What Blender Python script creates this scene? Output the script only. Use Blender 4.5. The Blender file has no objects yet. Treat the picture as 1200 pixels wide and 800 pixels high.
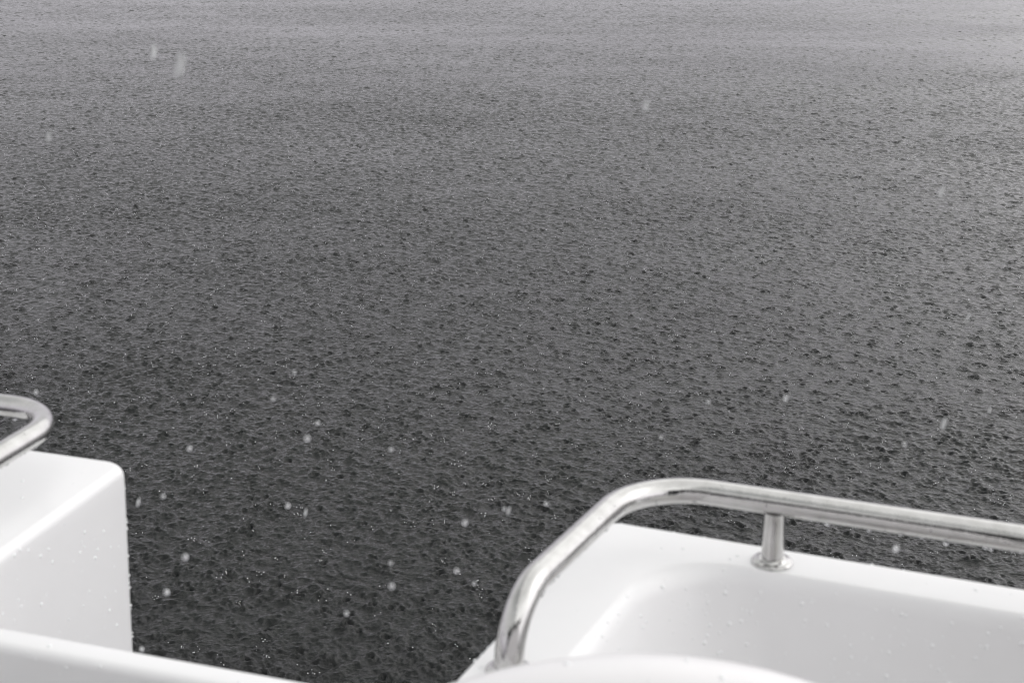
import bpy, bmesh, math, random
import numpy as np
from mathutils import Vector, Matrix

R = math.radians
random.seed(7)
rng = np.random.default_rng(11)
scene = bpy.context.scene
COL = scene.collection

# ------------------------------------------------------------------ camera
CAM_Z, PITCH, FPX = 3.0, R(17.0), 1648.0
cam_data = bpy.data.cameras.new('camera')
cam = bpy.data.objects.new('camera', cam_data)
COL.objects.link(cam)
cam.location = (0, 0, CAM_Z)
cam.rotation_euler = (R(90) - PITCH, 0, 0)
cam_data.sensor_width = 36.0
cam_data.lens = 36.0 * FPX / 1200.0
cam_data.clip_start = 0.02
cam_data.clip_end = 20000
cam_data.dof.use_dof = True
cam_data.dof.focus_distance = 9.5
cam_data.dof.aperture_fstop = 10.5
scene.camera = cam

# ------------------------------------------------------------------ sky
SUN_EL, SUN_AZ = R(42), R(84)            # azimuth clockwise from +Y (the way the camera looks)
world = bpy.data.worlds.new('World')
scene.world = world
world.use_nodes = True
nt = world.node_tree
nt.nodes.clear()
wout = nt.nodes.new('ShaderNodeOutputWorld')
wbg = nt.nodes.new('ShaderNodeBackground')
sky = nt.nodes.new('ShaderNodeTexSky')
sky.sky_type = 'NISHITA'
sky.sun_disc = False
sky.sun_elevation = SUN_EL
sky.sun_rotation = SUN_AZ
sky.dust_density = 4.0
hs = nt.nodes.new('ShaderNodeHueSaturation')
hs.inputs['Saturation'].default_value = 0.12
mx = nt.nodes.new('ShaderNodeMix'); mx.data_type = 'RGBA'
mx.inputs[0].default_value = 0.72
wtc = nt.nodes.new('ShaderNodeTexCoord')
wsep = nt.nodes.new('ShaderNodeSeparateXYZ')
wcr = nt.nodes.new('ShaderNodeValToRGB')               # cloud cover: faintly lilac low down, neutral overhead
wcr.color_ramp.elements[0].position = .05; wcr.color_ramp.elements[0].color = (.66, .63, .69, 1)
wcr.color_ramp.elements[1].position = .95; wcr.color_ramp.elements[1].color = (.38, .39, .385, 1)
e_ = wcr.color_ramp.elements.new(.55); e_.color = (.78, .782, .77, 1)
wsc = nt.nodes.new('ShaderNodeVectorMath'); wsc.operation = 'SCALE'; wsc.inputs['Scale'].default_value = 10.0
nt.links.new(wtc.outputs['Generated'], wsep.inputs[0]); nt.links.new(wsep.outputs['Z'], wcr.inputs['Fac'])
nt.links.new(wcr.outputs['Color'], wsc.inputs[0]); nt.links.new(wsc.outputs[0], mx.inputs[7])
nt.links.new(sky.outputs[0], hs.inputs['Color'])
nt.links.new(hs.outputs[0], mx.inputs[6])
nt.links.new(mx.outputs[2], wbg.inputs['Color'])
wbg.inputs['Strength'].default_value = 0.11
nt.links.new(wbg.outputs[0], wout.inputs['Surface'])

sun_d = bpy.data.lights.new('sun', 'SUN')
sun_d.energy = 1.25
sun_d.angle = R(130)
sun_d.color = (1.0, 0.985, 0.96)
sun = bpy.data.objects.new('sun', sun_d)
COL.objects.link(sun)
sdir = Vector((math.sin(SUN_AZ) * math.cos(SUN_EL), math.cos(SUN_AZ) * math.cos(SUN_EL), math.sin(SUN_EL)))
sun.rotation_euler = sdir.to_track_quat('Z', 'Y').to_euler()
sun.location = (6, 3, 8)

vs = scene.view_settings
vs.view_transform = 'Standard'; vs.look = 'None'; vs.gamma = 1; vs.use_curve_mapping = False
vs.exposure = 0.40
scene.cycles.use_denoising = True
scene.cycles.denoiser = 'OPENIMAGEDENOISE'
scene.cycles.denoising_input_passes = 'RGB_ALBEDO_NORMAL'
scene.cycles.denoising_prefilter = 'ACCURATE'
scene.cycles.max_bounces = 8
scene.cycles.filter_width = 1.0

# ------------------------------------------------------------------ helpers
def on_plane(px, py, z):
    """world point seen at photo pixel (1200x800) on the horizontal plane z (used for measuring)"""
    dx, dy = (px - 600) / FPX, (400 - py) / FPX
    d = Vector((dx, math.cos(PITCH) + dy * math.sin(PITCH), -math.sin(PITCH) + dy * math.cos(PITCH)))
    t = (z - CAM_Z) / d.z
    return Vector((d.x * t, d.y * t, z))

def at_dist(px, py, dist):
    dx, dy = (px - 600) / FPX, (400 - py) / FPX
    d = Vector((dx, math.cos(PITCH) + dy * math.sin(PITCH), -math.sin(PITCH) + dy * math.cos(PITCH)))
    d.normalize()
    return Vector((0, 0, CAM_Z)) + d * dist

def link_mesh(name, verts, faces, mat, parent=None, smooth=True):
    me = bpy.data.meshes.new(name)
    me.from_pydata([tuple(v) for v in verts], [], faces)
    me.validate()
    me.update()
    if smooth:
        me.polygons.foreach_set('use_smooth', [True] * len(me.polygons))
    me.materials.append(mat)
    ob = bpy.data.objects.new(name, me)
    COL.objects.link(ob)
    if parent: ob.parent = parent
    return ob

def obj_bm(name, bm, mat, parent=None, smooth=True):
    bmesh.ops.recalc_face_normals(bm, faces=bm.faces)
    me = bpy.data.meshes.new(name)
    bm.to_mesh(me); bm.free()
    if smooth:
        me.polygons.foreach_set('use_smooth', [True] * len(me.polygons))
    me.materials.append(mat)
    ob = bpy.data.objects.new(name, me)
    COL.objects.link(ob)
    if parent: ob.parent = parent
    return ob

def fix_normals(ob):
    bm = bmesh.new(); bm.from_mesh(ob.data)
    bmesh.ops.recalc_face_normals(bm, faces=bm.faces)
    bm.to_mesh(ob.data); bm.free()

def tag(o, label=None, cat=None, group=None, kind=None):
    if label: o['label'] = label
    if cat: o['category'] = cat
    if group: o['group'] = group
    if kind: o['kind'] = kind
    return o

def material(name):
    m = bpy.data.materials.new(name); m.use_nodes = True
    t = m.node_tree
    return m, t, t.nodes['Principled BSDF']

# ------------------------------------------------------------------ materials
def gelcoat(name, col, rough=0.4, wet=0.22, scale=7.0):
    m, t, b = material(name)
    tc = t.nodes.new('ShaderNodeTexCoord')
    n = t.nodes.new('ShaderNodeTexNoise'); n.inputs['Scale'].default_value = scale
    n.inputs['Detail'].default_value = 6; n.inputs['Roughness'].default_value = 0.6
    t.links.new(tc.outputs['Object'], n.inputs['Vector'])
    cr = t.nodes.new('ShaderNodeValToRGB')
    cr.color_ramp.elements[0].position = 0.3; cr.color_ramp.elements[1].position = 0.75
    cr.color_ramp.elements[0].color = (col[0] * .965, col[1] * .962, col[2] * .96, 1)
    cr.color_ramp.elements[1].color = (*col, 1)
    t.links.new(n.outputs['Fac'], cr.inputs['Fac'])
    t.links.new(cr.outputs['Color'], b.inputs['Base Color'])
    n2 = t.nodes.new('ShaderNodeTexNoise'); n2.inputs['Scale'].default_value = 55
    n2.inputs['Detail'].default_value = 3
    t.links.new(tc.outputs['Object'], n2.inputs['Vector'])
    mr = t.nodes.new('ShaderNodeMapRange')
    mr.inputs['To Min'].default_value = rough * .55; mr.inputs['To Max'].default_value = rough * 1.4
    t.links.new(n2.outputs['Fac'], mr.inputs['Value'])
    t.links.new(mr.outputs[0], b.inputs['Roughness'])
    b.inputs['Coat Weight'].default_value = wet
    b.inputs['Coat Roughness'].default_value = 0.2
    bp = t.nodes.new('ShaderNodeBump'); bp.inputs['Strength'].default_value = 0.12
    bp.inputs['Distance'].default_value = 0.0003
    n3 = t.nodes.new('ShaderNodeTexNoise'); n3.inputs['Scale'].default_value = 140
    t.links.new(tc.outputs['Object'], n3.inputs['Vector'])
    t.links.new(n3.outputs['Fac'], bp.inputs['Height'])
    t.links.new(bp.outputs[0], b.inputs['Normal'])
    return m

M_GEL = gelcoat('white gelcoat', (0.848, 0.846, 0.856))
M_SEAT = gelcoat('white vinyl', (0.82, 0.808, 0.82), rough=.45, wet=.2)
M_HULL = gelcoat('hull gelcoat', (0.74, 0.745, 0.74))
M_SOLE = gelcoat('cockpit sole', (0.72, 0.71, 0.70), rough=.6, wet=.2, scale=30)

def steel():
    m, t, b = material('wet stainless steel')
    b.inputs['Metallic'].default_value = 1
    tc = t.nodes.new('ShaderNodeTexCoord')
    n = t.nodes.new('ShaderNodeTexNoise'); n.inputs['Scale'].default_value = 60; n.inputs['Detail'].default_value = 5
    t.links.new(tc.outputs['Object'], n.inputs['Vector'])
    cr = t.nodes.new('ShaderNodeValToRGB')
    cr.color_ramp.elements[0].position = 0.25; cr.color_ramp.elements[1].position = 0.7
    cr.color_ramp.elements[0].color = (0.47, 0.465, 0.455, 1); cr.color_ramp.elements[1].color = (0.575, 0.57, 0.565, 1)
    t.links.new(n.outputs['Fac'], cr.inputs['Fac'])
    t.links.new(cr.outputs['Color'], b.inputs['Base Color'])
    mr = t.nodes.new('ShaderNodeMapRange')
    mr.inputs['To Min'].default_value = .06; mr.inputs['To Max'].default_value = .14
    t.links.new(n.outputs['Fac'], mr.inputs['Value'])
    t.links.new(mr.outputs[0], b.inputs['Roughness'])
    # fine film of drizzle on the tube
    v = t.nodes.new('ShaderNodeTexVoronoi'); v.inputs['Scale'].default_value = 420
    t.links.new(tc.outputs['Object'], v.inputs['Vector'])
    mm = t.nodes.new('ShaderNodeMapRange')
    mm.inputs['From Min'].default_value = 0; mm.inputs['From Max'].default_value = .45
    mm.inputs['To Min'].default_value = 1; mm.inputs['To Max'].default_value = 0
    t.links.new(v.outputs['Distance'], mm.inputs['Value'])
    mask = t.nodes.new('ShaderNodeMath'); mask.operation = 'MULTIPLY'
    n2 = t.nodes.new('ShaderNodeTexNoise'); n2.inputs['Scale'].default_value = 90
    t.links.new(tc.outputs['Object'], n2.inputs['Vector'])
    t.links.new(mm.outputs[0], mask.inputs[0]); t.links.new(n2.outputs['Fac'], mask.inputs[1])
    bp = t.nodes.new('ShaderNodeBump'); bp.inputs['Strength'].default_value = .25
    bp.inputs['Distance'].default_value = .0006
    t.links.new(mask.outputs[0], bp.inputs['Height'])
    t.links.new(bp.outputs[0], b.inputs['Normal'])
    return m
M_STEEL = steel()

def water_drop_mat(name, milky=0.0):
    m, t, b = material(name)
    b.inputs['Base Color'].default_value = (.95, .96, .97, 1)
    b.inputs['Roughness'].default_value = 0.03
    b.inputs['IOR'].default_value = 1.33
    b.inputs['Transmission Weight'].default_value = 1.0 - milky
    return m
M_DROP = water_drop_mat('raindrop water')
M_BEAD = water_drop_mat('bead water on white moulding', .92)
M_LONG = water_drop_mat('slim raindrop water', .6)
M_FALL = water_drop_mat('blurred raindrop water', .22)
M_SPLASH = water_drop_mat('aerated splash water', .55)

def sea_mat():
    m, t, b = material('rainy sea water')
    L = t.links.new
    b.inputs['Base Color'].default_value = (0.006, 0.0068, 0.0068, 1)
    b.inputs['IOR'].default_value = 1.333
    b.inputs['Roughness'].default_value = 0.04
    geo = t.nodes.new('ShaderNodeNewGeometry')
    sc = t.nodes.new('ShaderNodeVectorMath'); sc.operation = 'MULTIPLY'
    sc.inputs[1].default_value = (1, 1.5, 1)
    L(geo.outputs['Position'], sc.inputs[0])
    def noise(scale, det, src):
        n = t.nodes.new('ShaderNodeTexNoise'); n.noise_dimensions = '2D'
        n.inputs['Scale'].default_value = scale
        n.inputs['Detail'].default_value = det; n.inputs['Roughness'].default_value = .6
        L(src, n.inputs['Vector']); return n.outputs['Fac']
    fine = noise(27, 4, sc.outputs[0])
    # wind patches: broad areas a little rougher than others
    big = noise(.13, 3, sc.outputs[0])
    mr = t.nodes.new('ShaderNodeMapRange')
    mr.inputs['From Min'].default_value = .35; mr.inputs['From Max'].default_value = .68
    mr.inputs['To Min'].default_value = .6; mr.inputs['To Max'].default_value = 1.2
    L(big, mr.inputs['Value'])
    mul = t.nodes.new('ShaderNodeMath'); mul.operation = 'MULTIPLY'
    L(fine, mul.inputs[0]); L(mr.outputs[0], mul.inputs[1])
    bp = t.nodes.new('ShaderNodeBump'); bp.inputs['Strength'].default_value = 1
    bp.inputs['Distance'].default_value = .012
    L(mul.outputs[0], bp.inputs['Height'])
    L(bp.outputs[0], b.inputs['Normal'])
    return m
M_SEA = sea_mat()

# ------------------------------------------------------------------ the sea: one sheet, really rippled by rain in front of the boat
def build_sea():
    DT, DR = .00115, .0012
    fine = np.arange(-R(27), R(27), DT)
    th = np.concatenate([fine, np.linspace(R(27), R(333), 110)[:-1]])        # full circle, from +Y
    r1 = [0.0, 1.0, 2.0, 3.0, 3.6, 4.2]
    r = 4.4; rr = []
    while r < 52: rr.append(r); r *= 1 + DR
    k = DR
    while r < 110: rr.append(r); k = min(k * 1.01, .0035); r *= 1 + k
    while r < 9000: rr.append(r); k = min(k * 1.12, .12); r *= 1 + k
    rad = np.array(r1 + rr); rad[0] = .001
    nr, ntn = len(rad), len(th)
    RR, TT = np.meshgrid(rad, th, indexing='ij')
    X = RR * np.sin(TT); Y = RR * np.cos(TT)
    Z = np.zeros_like(X)
    nf = len(fine)
    lim = np.searchsorted(rad, 130)
    Xf, Yf = X[:lim, :nf], Y[:lim, :nf]
    Zf = np.zeros_like(Xf)
    local = rad[:lim, None] * .0017 + 0 * Xf                # sample spacing there
    # wind chop: many short crossing wave trains, damped where the sheet is too coarse to carry them
    wind = R(82)
    for i in range(120):
        lam = .028 * (7 ** rng.random() ** 1.5)
        a = wind + rng.normal(0, 1.0)
        slope = .047 * (1 + .25 * rng.normal()) * (1.0 if lam < .12 else .62)
        amp = slope * lam / (2 * math.pi)
        kx, ky = math.cos(a) * 2 * math.pi / lam, math.sin(a) * 2 * math.pi / lam
        fade = np.clip((lam / (local + 1e-6) - .8) * 1.5, 0, 1)
        ph = kx * Xf + ky * Yf + rng.random() * 6.283
        if i % 2: Zf += amp * fade * 1.5 * (.5 - np.abs(np.sin(ph * .5)))      # peaked wavelets
        else: Zf += amp * fade * np.sin(ph)
    # longer crossing chop, built up away from the lee of the boat
    grow = np.clip((rad[:lim, None] - 6) / 16, 0, 1) * (1 + np.clip((rad[:lim, None] - 20) / 30, 0, 1) * .5)
    for i in range(60):
        lam = .09 * (4.5 ** rng.random()); a = wind + rng.normal(0, 1.0)
        kx, ky = math.cos(a) * 6.283 / lam, math.sin(a) * 6.283 / lam
        amp = .027 * lam / 6.283 * np.clip((lam / (local + 1e-6) - .8) * 1.5, 0, 1)
        ph = kx * Xf + ky * Yf + rng.random() * 6.283
        Zf += grow * amp * 1.4 * (.5 - np.abs(np.sin(ph * .5)))
    # slow patches where gusts roughen or calm the chop
    patch = np.ones_like(Xf)
    for i in range(14):
        lam = 1.5 * (8 ** rng.random()); a = wind + rng.normal(0, .5)
        patch += .05 * np.sin(math.cos(a) * 6.283 / lam * Xf + math.sin(a) * 6.283 / lam * Yf + rng.random() * 6.283)
    for i in range(9):
        lam = 9 * (3.5 ** rng.random()); a = R(80) + rng.normal(0, .35)
        patch += .07 * np.sin(math.cos(a) * 6.283 / lam * Xf + math.sin(a) * 6.283 / lam * Yf + rng.random() * 6.283)
    Zf *= np.clip(patch, .55, 1.6)
    # raindrop impacts
    imp = []
    for (ra, rb, dens) in ((4.6, 9, 480), (9, 20, 470), (20, 34, 260), (34, 60, 90)):
        area = .5 * (rb * rb - ra * ra) * (2 * R(26))
        n = int(area * dens)
        rs = np.sqrt(rng.random(n) * (rb * rb - ra * ra) + ra * ra)
        ts = (rng.random(n) * 2 - 1) * R(26)
        imp += list(zip(rs, ts))
    logr = rad[:lim]
    for (ri, ti) in imp:
        age = rng.random()
        big = rng.random() ** 2
        w = (.0052 + .0092 * big) * (1 + max(0, ri - 20) * .02)                               # crater radius
        R0 = .010 + .055 * age                              # ring radius
        sig = .009 + .011 * age
        ext = max(R0 + 2.2 * sig, w * 3.6)
        i0, i1 = np.searchsorted(logr, (ri - ext, ri + ext))
        j0 = int((ti - ext / ri + R(27)) / DT); j1 = int((ti + ext / ri + R(27)) / DT) + 1
        if i1 - i0 < 2: continue
        cx, cy = ri * math.sin(ti), ri * math.cos(ti)
        sx = Xf[i0:i1, j0:j1] - cx; sy = Yf[i0:i1, j0:j1] - cy
        d = np.sqrt(sx * sx + sy * sy)
        lam = .016 + .012 * age
        A = (.0011 + .0013 * big) * (1 - .62 * age)
        ring = A * np.sin((d - R0) * 6.283 / lam) * np.exp(-((d - R0) / sig) ** 2)
        if age < .6:                                        # crater and its lip, just after the hit
            c = w * (.85 + .8 * big) * (1 - age / .6) ** .7
            el = rng.normal(0, .5, 4); ph = np.arctan2(sy, sx)
            d = d * (1 + .22 * (el[0] * np.cos(2 * ph) + el[1] * np.sin(2 * ph) + el[2] * np.cos(3 * ph) + el[3] * np.sin(5 * ph)))
            ring += -c * np.exp(-(d / w) ** 2) + .42 * c * np.exp(-((d - w * 1.9) / (w * .75)) ** 2)
        Zf[i0:i1, j0:j1] += ring
    # fade the modelled relief out towards the edges of the detailed sector
    edge = np.clip((R(26.8) - np.abs(fine)) / R(1.0), 0, 1)[None, :]
    far = (np.clip(1 - np.clip((rad[:lim] - 20) / 30, 0, 1) * .0, 0, 1) * np.clip((120 - rad[:lim]) / 60, 0, 1))[:, None]
    nearf = np.clip((rad[:lim] - 4.3) / .3, 0, 1)[:, None]
    Zf *= edge * far * nearf
    Z[:lim, :nf] = Zf
    co = np.stack([X, Y, Z], -1).reshape(-1, 3).astype(np.float32)
    ii, jj = np.meshgrid(np.arange(nr - 1), np.arange(ntn), indexing='ij')
    j2 = (jj + 1) % ntn
    q = np.stack([ii * ntn + jj, (ii + 1) * ntn + jj, (ii + 1) * ntn + j2, ii * ntn + j2], -1).reshape(-1, 4)[:, ::-1].astype(np.int32)
    me = bpy.data.meshes.new('sea')
    me.vertices.add(len(co)); me.vertices.foreach_set('co', co.ravel())
    me.loops.add(q.size); me.loops.foreach_set('vertex_index', q.ravel())
    me.polygons.add(len(q))
    me.polygons.foreach_set('loop_start', np.arange(0, q.size, 4, dtype=np.int32))
    me.polygons.foreach_set('loop_total', np.full(len(q), 4, dtype=np.int32))
    me.update(calc_edges=True)
    me.polygons.foreach_set('use_smooth', np.ones(len(q), dtype=bool))
    if me.polygons[len(q) // 2].normal.z < 0: me.flip_normals()
    me.materials.append(M_SEA)
    ob = bpy.data.objects.new('sea', me); COL.objects.link(ob)
    tag(ob, 'dark grey sea surface pitted all over by heavy rain', kind='structure')
    return imp
IMPACTS = build_sea()

# ------------------------------------------------------------------ the boat
DECK = 2.31            # top of the coamings
FLOOR = 1.41           # cockpit sole
boat = bpy.data.objects.new('motor_boat', None); COL.objects.link(boat)
tag(boat, 'white motor boat corner with moulded coamings and stainless steel handrails', 'boat')

def fillet(E1, C, E2, r, n):
    """points E1 -> rounded corner at C -> E2 (2D vectors)"""
    a = (E1 - C).normalized(); b = (E2 - C).normalized()
    half = math.acos(max(-1, min(1, a.dot(b)))) / 2
    t = r / math.tan(half)
    cen = C + (a + b).normalized() * (r / math.sin(half))
    p0, p1 = C + a * t, C + b * t
    v0, v1 = p0 - cen, p1 - cen
    ang = v0.angle_signed(v1)
    out = []
    for i in range(n + 1):
        s = -ang * i / n
        c, q = math.cos(s), math.sin(s)
        out.append(cen + Vector((v0.x * c - v0.y * q, v0.x * q + v0.y * c)))
    if (out[-1] - p1).length > (Vector(out[0]) - p1).length:
        pass
    return out

def isect(p, d, q, e):
    den = d.x * e.y - d.y * e.x
    s = ((q.x - p.x) * e.y - (q.y - p.y) * e.x) / den
    return p + d * s

def coaming(name, E1, C, E2, w1, w2, r_out, r_in, z_bot, slope, edge_out=.010, edge_in=.030, parent=None, draft=0.0):
    E1, C, E2 = (Vector((p[0], p[1])) for p in (E1, C, E2))
    a, b = (E1 - C).normalized(), (E2 - C).normalized()
    na = Vector((-a.y, a.x)); na = na if na.dot(b) > 0 else -na
    nb = Vector((-b.y, b.x)); nb = nb if nb.dot(a) > 0 else -nb
    Ci = isect(C + na * w1, a, C + nb * w2, b)
    E1i = E1 + na * w1; E2i = E2 + nb * w2
    N = 28
    def path(P1, Q, P2, r):
        arc = fillet(P1, Q, P2, r, N)
        head = [P1.lerp(arc[0], i / 10) for i in range(10)]
        tail = [arc[-1].lerp(P2, (i + 1) / 16) for i in range(16)]
        return head + arc + tail
    po, pi_ = path(E1, C, E2, r_out), path(E1i, Ci, E2i, r_in)
    verts, faces, prof_n = [], [], 0
    for o, i in zip(po, pi_):
        w = (i - o).normalized(); prof = []
        prof.append((o + w * draft * (DECK - z_bot), z_bot)); prof.append((o + w * draft * (DECK - FLOOR), FLOOR)); prof.append((o + w * draft * .2, DECK - .2)); prof.append((o, DECK - edge_out * 2))
        for k in range(9):
            t = k / 8 * math.pi / 2
            prof.append((o + w * edge_out * (1 - math.cos(t)), DECK - edge_out * (1 - math.sin(t))))
        L = (i - o).length
        for f in (.25, .5, .75): prof.append((o + w * (edge_out + (L - edge_out - edge_in) * f), DECK))
        for k in range(13):
            t = k / 12 * (math.pi / 2 - slope)
            prof.append((i + w * (edge_in * math.sin(t) - edge_in), DECK - edge_in * (1 - math.cos(t))))
        p, z = prof[-1]
        dep = z - FLOOR
        for f in (.05, .2, .5, .9): prof.append((p + w * math.tan(slope) * dep * f, z - dep * f))
        pl = p + w * math.tan(slope) * dep
        prof.append((pl + w * .0, FLOOR)); prof.append((pl, FLOOR - .05)); prof.append((o + w * .06, FLOOR - .06))
        prof.append((o + w * .06, z_bot))
        prof_n = len(prof)
        verts += [(q.x, q.y, z) for q, z in prof]
    for s in range(len(po) - 1):
        for k in range(prof_n):
            k2 = (k + 1) % prof_n
            faces.append((s * prof_n + k, s * prof_n + k2, (s + 1) * prof_n + k2, (s + 1) * prof_n + k))
    faces.append(tuple(range(prof_n))); n0 = (len(po) - 1) * prof_n
    faces.append(tuple(range(n0 + prof_n - 1, n0 - 1, -1)))
    ob = link_mesh(name, verts, faces, M_GEL, parent)
    fix_normals(ob)
    return ob

def P2(px, py, z=DECK): return on_plane(px, py, z).to_2d()

# right-hand coaming: sharp outer corner, wide round inner corner
C_r = P2(708, 608.5); A_r = P2(527, 800); B_r = P2(1200, 689)
d1 = (A_r - C_r).normalized(); d2 = (B_r - C_r).normalized()
E1_r, E2_r = C_r + d1 * 1.0, C_r + d2 * 2.6
cr = coaming('coaming', E1_r, C_r, E2_r, .097, .070, .016, .115, 1.25, R(17), parent=boat)
tag(cr, 'white moulded coaming with rounded inner corner under the long handrail')

# left-hand coaming
C_l = P2(151, 542); B_l = P2(-4, 652); D_l = P2(45, 527)
e1 = (B_l - C_l).normalized(); e2 = (D_l - C_l).normalized()
E1_l, E2_l = C_l + e1 * .95, C_l + e2 * 1.6
cl = coaming('coaming', E1_l, C_l, E2_l, .20, .12, .022, .10, 1.25, R(6), edge_out=.014, parent=boat, draft=.032)
tag(cl, 'square white coaming block on the far side of the opening')

# ---- steel handrails
def tube(name, pts, rad, parent, seg=28, cap=True):
    pts = [Vector(p) for p in pts]
    verts, faces = [], []
    T = [(pts[min(i + 1, len(pts) - 1)] - pts[max(i - 1, 0)]).normalized() for i in range(len(pts))]
    up = Vector((0, 0, 1)) if abs(T[0].z) < .9 else Vector((1, 0, 0))
    n = (up - T[0] * up.dot(T[0])).normalized()
    for i, p in enumerate(pts):
        n = (n - T[i] * n.dot(T[i])).normalized(); b = T[i].cross(n)
        for k in range(seg):
            t = 2 * math.pi * k / seg
            verts.append(p + (n * math.cos(t) + b * math.sin(t)) * rad)
    for i in range(len(pts) - 1):
        for k in range(seg):
            k2 = (k + 1) % seg
            faces.append((i * seg + k, (i + 1) * seg + k, (i + 1) * seg + k2, i * seg + k2))
    if cap:
        faces.append(tuple(range(seg))); faces.append(tuple(range((len(pts) - 1) * seg + seg - 1, (len(pts) - 1) * seg - 1, -1)))
    ob = link_mesh(name, verts, faces, M_STEEL, parent); fix_normals(ob)
    return ob

def round_path(keys, radii, n=14):
    """3D polyline with rounded corners"""
    keys = [Vector(k) for k in keys]; out = [keys[0]]
    for i in range(1, len(keys) - 1):
        p, c, q = keys[i - 1], keys[i], keys[i + 1]; r = radii[i - 1]
        a, b = (p - c).normalized(), (q - c).normalized()
        half = a.angle(b) / 2; t = r / math.tan(half)
        cen = c + (a + b).normalized() * (r / math.sin(half))
        v0, v1 = c + a * t - cen, c + b * t - cen
        ang = v0.angle(v1)
        for k in range(n + 1):
            s = k / n
            out.append(cen + (v0 * math.sin((1 - s) * ang) + v1 * math.sin(s * ang)) / math.sin(ang))
    out.append(keys[-1])
    dense = [out[0]]
    for a, b in zip(out, out[1:]):
        m = max(1, int((b - a).length / .04))
        for k in range(m): dense.append(a.lerp(b, (k + 1) / m))
    return dense

def lathe(name, prof, loc, parent, mat=M_STEEL, seg=36):
    verts, faces = [], []
    for r_, z in prof:
        for k in range(seg):
            t = 2 * math.pi * k / seg
            verts.append((loc[0] + r_ * math.cos(t), loc[1] + r_ * math.sin(t), loc[2] + z))
    for i in range(len(prof) - 1):
        for k in range(seg):
            k2 = (k + 1) % seg
            faces.append((i * seg + k, i * seg + k2, (i + 1) * seg + k2, (i + 1) * seg + k))
    faces.append(tuple(range(seg - 1, -1, -1)))
    faces.append(tuple(range((len(prof) - 1) * seg, len(prof) * seg)))
    ob = link_mesh(name, verts, faces, mat, parent); fix_normals(ob)
    ob.data.set_sharp_from_angle(angle=R(32))
    return ob

FLANGE = [(.0228, 0), (.0230, .0012), (.0225, .0022), (.0212, .0030), (.0180, .0036), (.0160, .0048), (.0150, .0062), (.0122, .0066)]
RT = .0143
RZ = 2.382
foot = P2(594, 786)
corner = on_plane(740, 566, RZ); right = on_plane(1200, 631, RZ)
bend = on_plane(806, 573, RZ)
dirR = (right - bend).normalized(); 
pA, pB = on_plane(652, 654, RZ), on_plane(712, 598, RZ)
dirL = (pA - pB).normalized()
cc = isect(pB.to_2d(), dirL.to_2d(), bend.to_2d(), dirR.to_2d())
cc = Vector((cc.x, cc.y, RZ))
ftop = isect(pB.to_2d(), dirL.to_2d(), foot, Vector((1, 0)))
footp = Vector((ftop.x, ftop.y, DECK + .004))
ftopp = Vector((ftop.x, ftop.y, RZ))
far = cc + dirR * 2.4
rail = tube('handrail', round_path([footp, ftopp, cc, far, ], [.066, .095]), RT, boat)
tag(rail, 'long stainless handrail curving round the coaming corner')
lathe('flange', FLANGE, (footp.x, footp.y, DECK + .0005), rail)
def post(pxy, rail_ob):
    p = pxy
    lathe('stanchion', [(.0122, .002), (.0122, .03), (.0122, .06), (.0128, RZ - DECK - .011)], (p.x, p.y, DECK), rail_ob)
    lathe('flange', FLANGE, (p.x, p.y, DECK + .0005), rail_ob)
s0 = (on_plane(910, 586, RZ) - cc).dot(dirR)
for s in (s0, s0 + .95, s0 + 1.9):
    q = cc + dirR * s
    post(q, rail)

lc = on_plane(66, 478, RZ); lu = on_plane(0, 477, RZ); ll = on_plane(0, 527, RZ); ll2 = on_plane(26, 512, RZ)
lu2 = on_plane(22, 476, RZ)
dU = e2.to_3d(); dL = (e1 * 1.0).to_3d()
# corner where the two straight runs would meet
lcc = isect(ll2.to_2d(), e1, lu.to_2d(), e2); lcc = Vector((lcc.x, lcc.y, RZ)) - (dU + dL).normalized() * .012
lend = lcc + dL * .42
lrail = tube('handrail', round_path([lcc + dU * 1.3, lcc, lend, Vector((lend.x, lend.y, DECK + .004))], [.092, .045]), RT, boat)
tag(lrail, 'short end of a stainless handrail bending back at the left edge')
lathe('flange', FLANGE, (lend.x, lend.y, DECK + .0005), lrail)
for s in (.35, 1.1): post(lcc + dU * s, lrail)

# ---- gate closing the opening between the two coamings
def rbox(name, c0, ux, L, uy, W, z0, z1, r, mat, parent):
    bm = bmesh.new()
    vs_ = []
    for z in (z0, z1):
        for a, b in ((0, 0), (L, 0), (L, W), (0, W)):
            vs_.append(bm.verts.new((c0[0] + ux.x * a + uy.x * b, c0[1] + ux.y * a + uy.y * b, z)))
    for f in ((0, 3, 2, 1), (4, 5, 6, 7), (0, 1, 5, 4), (1, 2, 6, 5), (2, 3, 7, 6), (3, 0, 4, 7)):
        bm.faces.new([vs_[k] for k in f])
    bmesh.ops.bevel(bm, geom=bm.edges[:], offset=r, segments=5, profile=.5, affect='EDGES')
    ob = obj_bm(name, bm, mat, parent)
    return ob
GT = DECK - .004
g0, g1 = P2(0, 731, GT), P2(385, 800, GT)
gd = (g1 - g0).normalized(); gn = Vector((gd.y, -gd.x)); gn = gn if gn.y < 0 else -gn
hitL = isect(g0, gd, C_l, e1); hitR = isect(g0, gd, C_r, d1)
gs = hitL + gd * .004
gate = rbox('gate', gs, gd, (hitR - hitL).length - .008, gn, .036, FLOOR + .01, GT, .010, M_GEL, boat)
tag(gate, 'low white gate panel across the opening')

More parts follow.
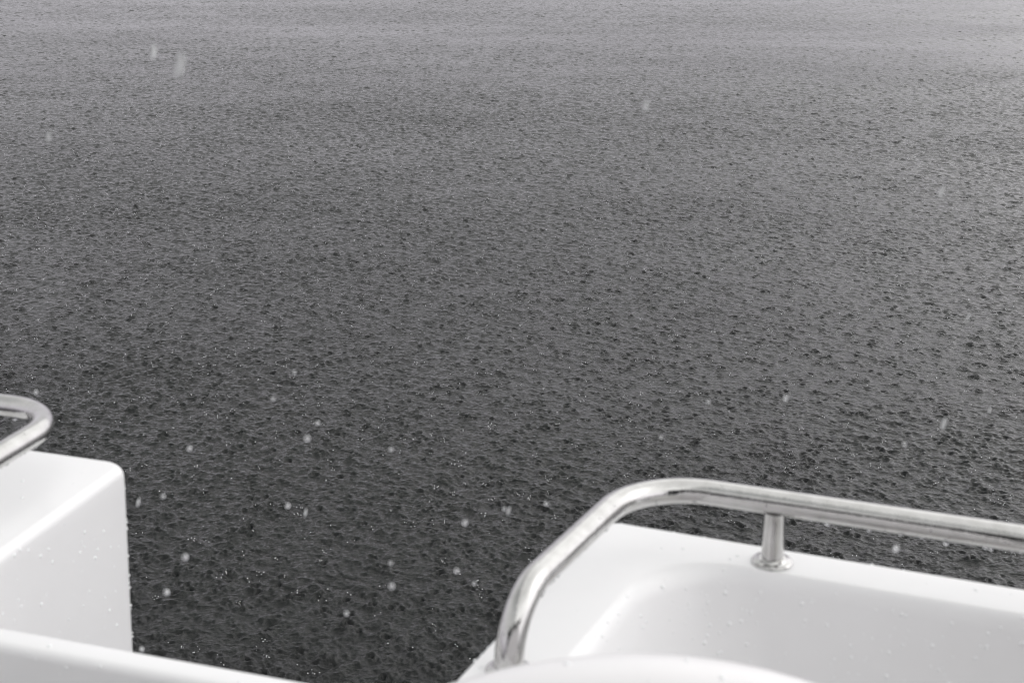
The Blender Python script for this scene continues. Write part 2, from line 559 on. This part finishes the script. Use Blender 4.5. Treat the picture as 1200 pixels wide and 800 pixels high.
# ---- helm seat whose arched back shows at the bottom
def arched(name, cx, y0, y1, w, ztop, zbot, Rarc, edge, mat, parent):
    # front outline in XZ, then pillow the faces towards the rim
    pts = []
    n = 40
    half = w / 2
    for i in range(n + 1):
        x = -half + w * i / n
        u = abs(x) / half
        z = ztop - (Rarc - math.sqrt(max(Rarc ** 2 - x * x, 0))) - .10 * max(0, u - .72) ** 2 / .0784
        pts.append((x, z))
    pts += [(half, ztop - .35), (half * .97, zbot), (-half * .97, zbot), (-half, ztop - .35)]
    verts, faces = [], []
    K = 10; ym = (y0 + y1) / 2; hy = (y1 - y0) / 2
    cz = ztop - .28
    rings = []
    for k in range(K + 1):
        t = -math.pi / 2 + math.pi * k / K
        inset = edge * (1 - math.cos(t))
        y = ym + hy * math.sin(t)
        ring = []
        for (x, z) in pts:
            dx, dz = x, z - cz
            l = math.hypot(dx, dz)
            ring.append(len(verts)); verts.append((cx + x - dx / l * inset, y, z - dz / l * inset))
        rings.append(ring)
    m = len(pts)
    for a, b in zip(rings, rings[1:]):
        for k in range(m):
            faces.append((a[k], a[(k + 1) % m], b[(k + 1) % m], b[k]))
    for ring, yy in ((rings[0], y0), (rings[-1], y1)):
        faces.append(tuple(ring))
    ob = link_mesh(name, verts, faces, mat, parent); fix_normals(ob)
    return ob
seat_c = at_dist(746, 773, 1.02)
seat = rbox('helm_seat', (seat_c.x - .24, seat_c.y - .47, 0), Vector((1, 0)), .48, Vector((0, 1)), .44, FLOOR + .003, FLOOR + .47, .03, M_SEAT, boat)
tag(seat, 'white helm seat with arched back')
back = arched('backrest', seat_c.x, seat_c.y - .055, seat_c.y + .045, .50, seat_c.z, FLOOR + .42, .38, .045, M_SEAT, seat)

# ---- hull and sole below
def extr(name, poly, z0, z1, mat, parent, flare=0.0, r=.0):
    bm = bmesh.new()
    cxy = Vector((sum(p[0] for p in poly), sum(p[1] for p in poly))) / len(poly)
    lo = [bm.verts.new((cxy.x + (p[0] - cxy.x) * (1 - flare), cxy.y + (p[1] - cxy.y) * (1 - flare), z0)) for p in poly]
    hi = [bm.verts.new((p[0], p[1], z1)) for p in poly]
    n = len(poly)
    bm.faces.new(lo[::-1]); bm.faces.new(hi)
    for k in range(n): bm.faces.new((lo[k], lo[(k + 1) % n], hi[(k + 1) % n], hi[k]))
    if r: bmesh.ops.bevel(bm, geom=bm.edges[:], offset=r, segments=4, profile=.5, affect='EDGES')
    return obj_bm(name, bm, mat, parent, smooth=bool(r))
hull_poly = [E2_r + Vector((.02, 0)), C_r, C_l, E2_l, Vector((-2.0, .2)), Vector((-2.3, -3)), Vector((2.5, -3)), Vector((2.9, -.2))]
inn = []
cxy = Vector((.1, -.6))
for p in hull_poly: inn.append(p + (cxy - p).normalized() * .06)
extr('hull', [tuple(p) for p in inn], -.5, 1.30, M_HULL, boat, flare=.12)
extr('sole', [tuple(p) for p in inn], 1.302, FLOOR, M_SOLE, boat)
extr('rubbing_strake', [tuple(p + (p - cxy).normalized() * .05) for p in inn], 1.12, 1.22, M_HULL, boat, r=.02)

# ---- unseen bulkhead behind the cockpit, added to darken rail reflections and the gate
cab = rbox('unseen_cabin', (-1.9, -1.55, 0), Vector((1, 0)), 3.9, Vector((0, -1)), 1.3, FLOOR + .003, 3.55, .08, M_HULL, boat)
mg, tg, bg = material('dark reflection glass')
bg.inputs['Base Color'].default_value = (.012, .013, .014, 1); bg.inputs['Roughness'].default_value = .05
rbox('dark_reflection_panel', (-.25, .55, 0), Vector((1, 0)), .75, Vector((0, -1)), 1.9, FLOOR + .002, FLOOR + .012, .004, gelcoat('dark reflected slab', (.05, .05, .052), rough=.8, wet=0), boat)  # unseen dark slab, added to mirror as a dark streak in the post
for x0_, x1_ in ((-1.75, -.55), (-.45, .75), (.85, 1.85)):
    rbox('reflection_pane', (x0_, -1.50, 0), Vector((1, 0)), x1_ - x0_, Vector((0, -1)), .12, 1.75, 3.42, .02, mg, cab)  # added dark panes, sized for the dark line mirrored in the rail

top = rbox('shade_roof', (-2.0, -.75, 0), Vector((1, 0)), 4.1, Vector((0, -1)), 2.1, 3.62, 3.74, .05, M_HULL, boat)  # unseen roof, added to darken the steel's reflections and shade the gate
rbox('dark_underside', (-1.9, -.83, 0), Vector((1, 0)), 3.9, Vector((0, -1)), .7, 3.595, 3.617, .004, gelcoat('dark roof underside', (.25, .25, .26), rough=.7, wet=0), top)  # added dark underside, there only for the rail to reflect

# ------------------------------------------------------------------ water lying on the boat
def ico(sub=2):
    bm = bmesh.new(); bmesh.ops.create_icosphere(bm, subdivisions=sub, radius=1)
    v = [x.co.copy() for x in bm.verts]; f = [[y.index for y in x.verts] for x in bm.faces]; bm.free()
    return v, f
ICO_V, ICO_F = ico(2)
ICO1_V, ICO1_F = ico(1)
class Beads:
    def __init__(s): s.v, s.f = [], []
    def add(s, p, n, r, flat=.5, up=None, coarse=False, long=1.0):
        V, F = (ICO1_V, ICO1_F) if coarse else (ICO_V, ICO_F)
        q = Vector(n).to_track_quat('Z', 'Y'); o = len(s.v); p = Vector(p)
        for v in V:
            s.v.append(p + q @ Vector((v.x * r, v.y * r * long, v.z * r * flat)))
        s.f += [tuple(i + o for i in f) for f in F]
beads = Beads()
from mathutils.bvhtree import BVHTree
deps = bpy.context.evaluated_depsgraph_get()
def bvh(ob):
    return BVHTree.FromPolygons([v.co for v in ob.data.vertices], [tuple(p.vertices) for p in ob.data.polygons])
trees = [(bvh(cr), 'c'), (bvh(cl), 'c'), (bvh(gate), 'g'), (bvh(back), 'c')]
def rain_hit(origin, direction, allow):
    best = None
    for t, k in trees:
        h = t.ray_cast(origin, direction)
        if h[0] is not None and (best is None or h[3] < best[1][3]): best = (k, h)
    return best
cnt = 0
for i in range(9000):
    # drops strike from the open side above; keep those that stay on the boat's mouldings
    tgt = Vector((random.uniform(-1.1, 1.5), random.uniform(.9, 1.9), random.uniform(1.9, 2.33)))
    src = Vector((random.uniform(-.6, .9), random.uniform(-.5, .3), 3.1))
    h = rain_hit(src, (tgt - src).normalized(), None)
    if not h: continue
    k, (loc, nor, idx, dist) = h
    if nor.dot(src - loc) < 0: nor = -nor
    flat_top = nor.z > .8
    if flat_top and random.random() > .22: continue
    if not flat_top and random.random() > .95: continue
    r_ = .0009 + .0017 * random.random() ** 2
    beads.add(loc, nor, r_, .62, long=random.uniform(.85, 1.25)); cnt += 1
    if cnt > 2600: break
# along sharp outer edges, where water gathers before it drips
def edge_beads(a, b, z, n, out):
    for i in range(n):
        p = a.lerp(b, random.random())
        beads.add((p.x - out.x * .0015, p.y - out.y * .0015, z - random.uniform(.001, .006)), (out.x, out.y, .3), .0010 + .0016 * random.random() ** 2, .8)
edge_beads(C_r, E1_r.lerp(C_r, .4), DECK, 30, d2 * -1)
edge_beads(C_r, E2_r.lerp(C_r, .4), DECK, 50, d1 * -1)
vl = C_l
for i in range(20):
    z = DECK - .02 - random.random() * .3
    bis = (e1 + e2).normalized(); q_ = C_l + bis * (.0075 + .03 * (DECK - z)); beads.add((q_.x, q_.y, z), (-bis.x, -bis.y, 0), .0009 + .0012 * random.random(), .9)
bo = link_mesh('rain_beads', beads.v, beads.f, M_BEAD)
tag(bo, 'fine beads of rain clinging to the white mouldings of the boat', 'raindrops', kind='stuff')

# film beads on the top and bottom of the rails
film = Beads()
def along(ob_pts): pass
rp = round_path([footp, ftopp, cc, cc + dirR * 1.0], [.066, .095])
lp = round_path([lcc + dU * .5, lcc, lend], [.092])
for pts, n in ((rp, 650), (lp, 260)):
    seg = [(a, b, (b - a).length) for a, b in zip(pts, pts[1:]) if (b - a).length > 1e-5]
    ws = [s[2] for s in seg]
    for i in range(n):
        a, b, l = random.choices(seg, ws)[0]
        t = (b - a).normalized(); p = a.lerp(b, random.random())
        u = Vector((0, 0, 1)); u = (u - t * u.dot(t))
        if u.length < .1: u = Vector((0, -1, 0)); u = (u - t * u.dot(t))
        u.normalize(); w = t.cross(u)
        ang = random.uniform(-1.6, 1.6) if random.random() < .25 else random.gauss(math.pi, .6)
        n_ = u * math.cos(ang) + w * math.sin(ang)
        under = math.cos(ang) < -.5
        film.add(p + n_ * (RT - .0002), n_, (.0005 + .0010 * random.random() ** 2) * (1.9 if under else 1), .6, coarse=True)
fo = link_mesh('rail_beads', film.v, film.f, M_DROP)
tag(fo, 'tiny beads of rain covering the steel handrails', 'raindrops', kind='stuff')

# ------------------------------------------------------------------ drops hanging from the rail, falling drops
def drop_mesh(name, length, lean=0.0):
    V = []
    for v in ico(3)[0]:
        z = v.z
        taper = 1 - .35 * max(0, z)
        V.append(Vector((v.x * taper + lean * z * length, v.y * taper, z * length)))
    me = bpy.data.meshes.new(name)
    me.from_pydata([tuple(v) for v in V], [], ico(3)[1]); me.update()
    me.polygons.foreach_set('use_smooth', [True] * len(me.polygons))
    me.materials.append(M_FALL if name == 'raindrop' else M_DROP)
    return me
ME_HANG = drop_mesh('hanging_raindrop', 1.25)
ME_ROUND = drop_mesh('raindrop', 1.12)
ME_LONG = drop_mesh('raindrop', 3.8, .2)
ME_LONG.materials[0] = M_LONG
def drop(name, me, p, r, label, group):
    o = bpy.data.objects.new(name, me); COL.objects.link(o)
    o.location = p; o.scale = (r, r, r)
    o.rotation_euler = (0, random.uniform(-.1, .1), random.uniform(0, .4) if me is not ME_LONG else 0)
    tag(o, label, 'raindrop', group)
    return o
HL = 'water drop hanging from the underside of the long steel handrail'
for px in (938, 966, 984, 1012, 1052, 1116, 1136, 1158, 1176, 1190):
    # find the rail point below that column
    best = min(rp, key=lambda q: abs((600 + FPX * q.x / (q.y * math.cos(PITCH) - (q.z - CAM_Z) * math.sin(PITCH))) - px))
    big = px == 1116
    r_ = .0030 if big else random.uniform(.0014, .0022)
    q0 = cc + dirR * ((best - cc).dot(dirR) + random.uniform(-.008, .008))
    drop('hanging_raindrop', ME_HANG, q0 + Vector((0, 0, -RT - r_ * .7)), r_,
         'largest clear drop hanging from the underside of the long handrail' if big else HL,
         'drops hanging from the long handrail')
for k, s in enumerate((.035, .075)):
    q = lcc + dU * (.05 + s)
    drop('hanging_raindrop', ME_HANG, q + Vector((0, 0, -RT - .002)), .0026,
         'one of two drops hanging inside the bend of the short handrail', 'drops hanging from the short handrail')

G = 'raindrops falling through the air'
drop('raindrop', ME_LONG, at_dist(180, 61, 1.0), .0014, 'long narrow raindrop near the top left corner', G)
drop('raindrop', ME_LONG, at_dist(211, 77, .62), .0014, 'widest and most blurred raindrop at the upper left', G)
drop('raindrop', ME_LONG, at_dist(57, 160, 1.0), .0010, 'faint slim raindrop by the left edge of the water', G)
drop('raindrop', ME_LONG, at_dist(757, 124, .85), .0010, 'faint long raindrop in the upper middle of the picture', G)
drop('raindrop', ME_LONG, at_dist(1103, 225, 1.1), .0012, 'faint long raindrop in front of the water at the upper right', G)
drop('raindrop', ME_LONG, at_dist(1106, 496, 1.2), .0014, 'faint long raindrop above the right end of the handrail', G)
drop('raindrop', ME_ROUND, at_dist(459, 686, 1.15), .0022, 'brightest round raindrop low in the middle of the dark water', G)
drop('raindrop', ME_ROUND, at_dist(1050, 642, 1.25), .0028, 'raindrop falling between the long handrail and the coaming', G)
RL = 'small round out of focus raindrop falling in front of the dark water'
for (px, py, r_) in ((372, 495, 2.0), (360, 513, 2.3), (222, 525, 2.4), (191, 581, 1.7), (217, 652, 2.3), (337, 592, 2.4),
                     (545, 612, 2.6), (556, 683, 1.9), (535, 668, 2.2), (406, 718, 2.1), (195, 693, 2.6),
                     (921, 466, 2.1), (320, 467, 1.6), (591, 596, 1.6), (345, 436, 1.6), (458, 526, 1.8),
                     (458, 659, 1.5), (166, 760, 2.0),
                     (775, 512, 1.4), (1060, 520, 1.4), (830, 470, 1.4), (640, 590, 1.6), (42, 459, 1.8)):
    drop('raindrop', ME_ROUND, at_dist(px, py, random.uniform(1.15, 1.45)), r_ * .001, RL, G)
SL = 'small slanting raindrop streaking down in front of the dark water'
for (px, py, r_) in ((358, 600, 1.7), (162, 588, 1.8), (1135, 372, 1.4),
                     (1160, 480, 1.3), (596, 598, 1.5)):
    drop('raindrop', ME_LONG, at_dist(px, py, random.uniform(1.2, 1.7)), r_ * .0007, SL, G)

# ------------------------------------------------------------------ splashes on the sea
sp = Beads()
for (ri, ti) in IMPACTS:
    if ri > 30 or random.random() > .045: continue
    cx, cy = ri * math.sin(ti), ri * math.cos(ti)
    if random.random() < .35:                                # little jet
        h = random.uniform(.006, .016)
        sp.add((cx, cy, h * .5), (0, 0, 1), random.uniform(.0016, .0026), h / .004, coarse=True)
    for k in range(random.choice((1, 1, 2, 3, 5))):
        a = random.random() * 6.283; d = random.uniform(.003, .026)
        sp.add((cx + d * math.cos(a), cy + d * math.sin(a), random.uniform(.004, .022)), (0, 0, 1), random.uniform(.0012, .0030), 1.0, coarse=True)
so = link_mesh('rain_splash', sp.v, sp.f, M_SPLASH)
tag(so, 'tiny white splashes thrown up by rain over the dark sea', 'splashes', kind='stuff')
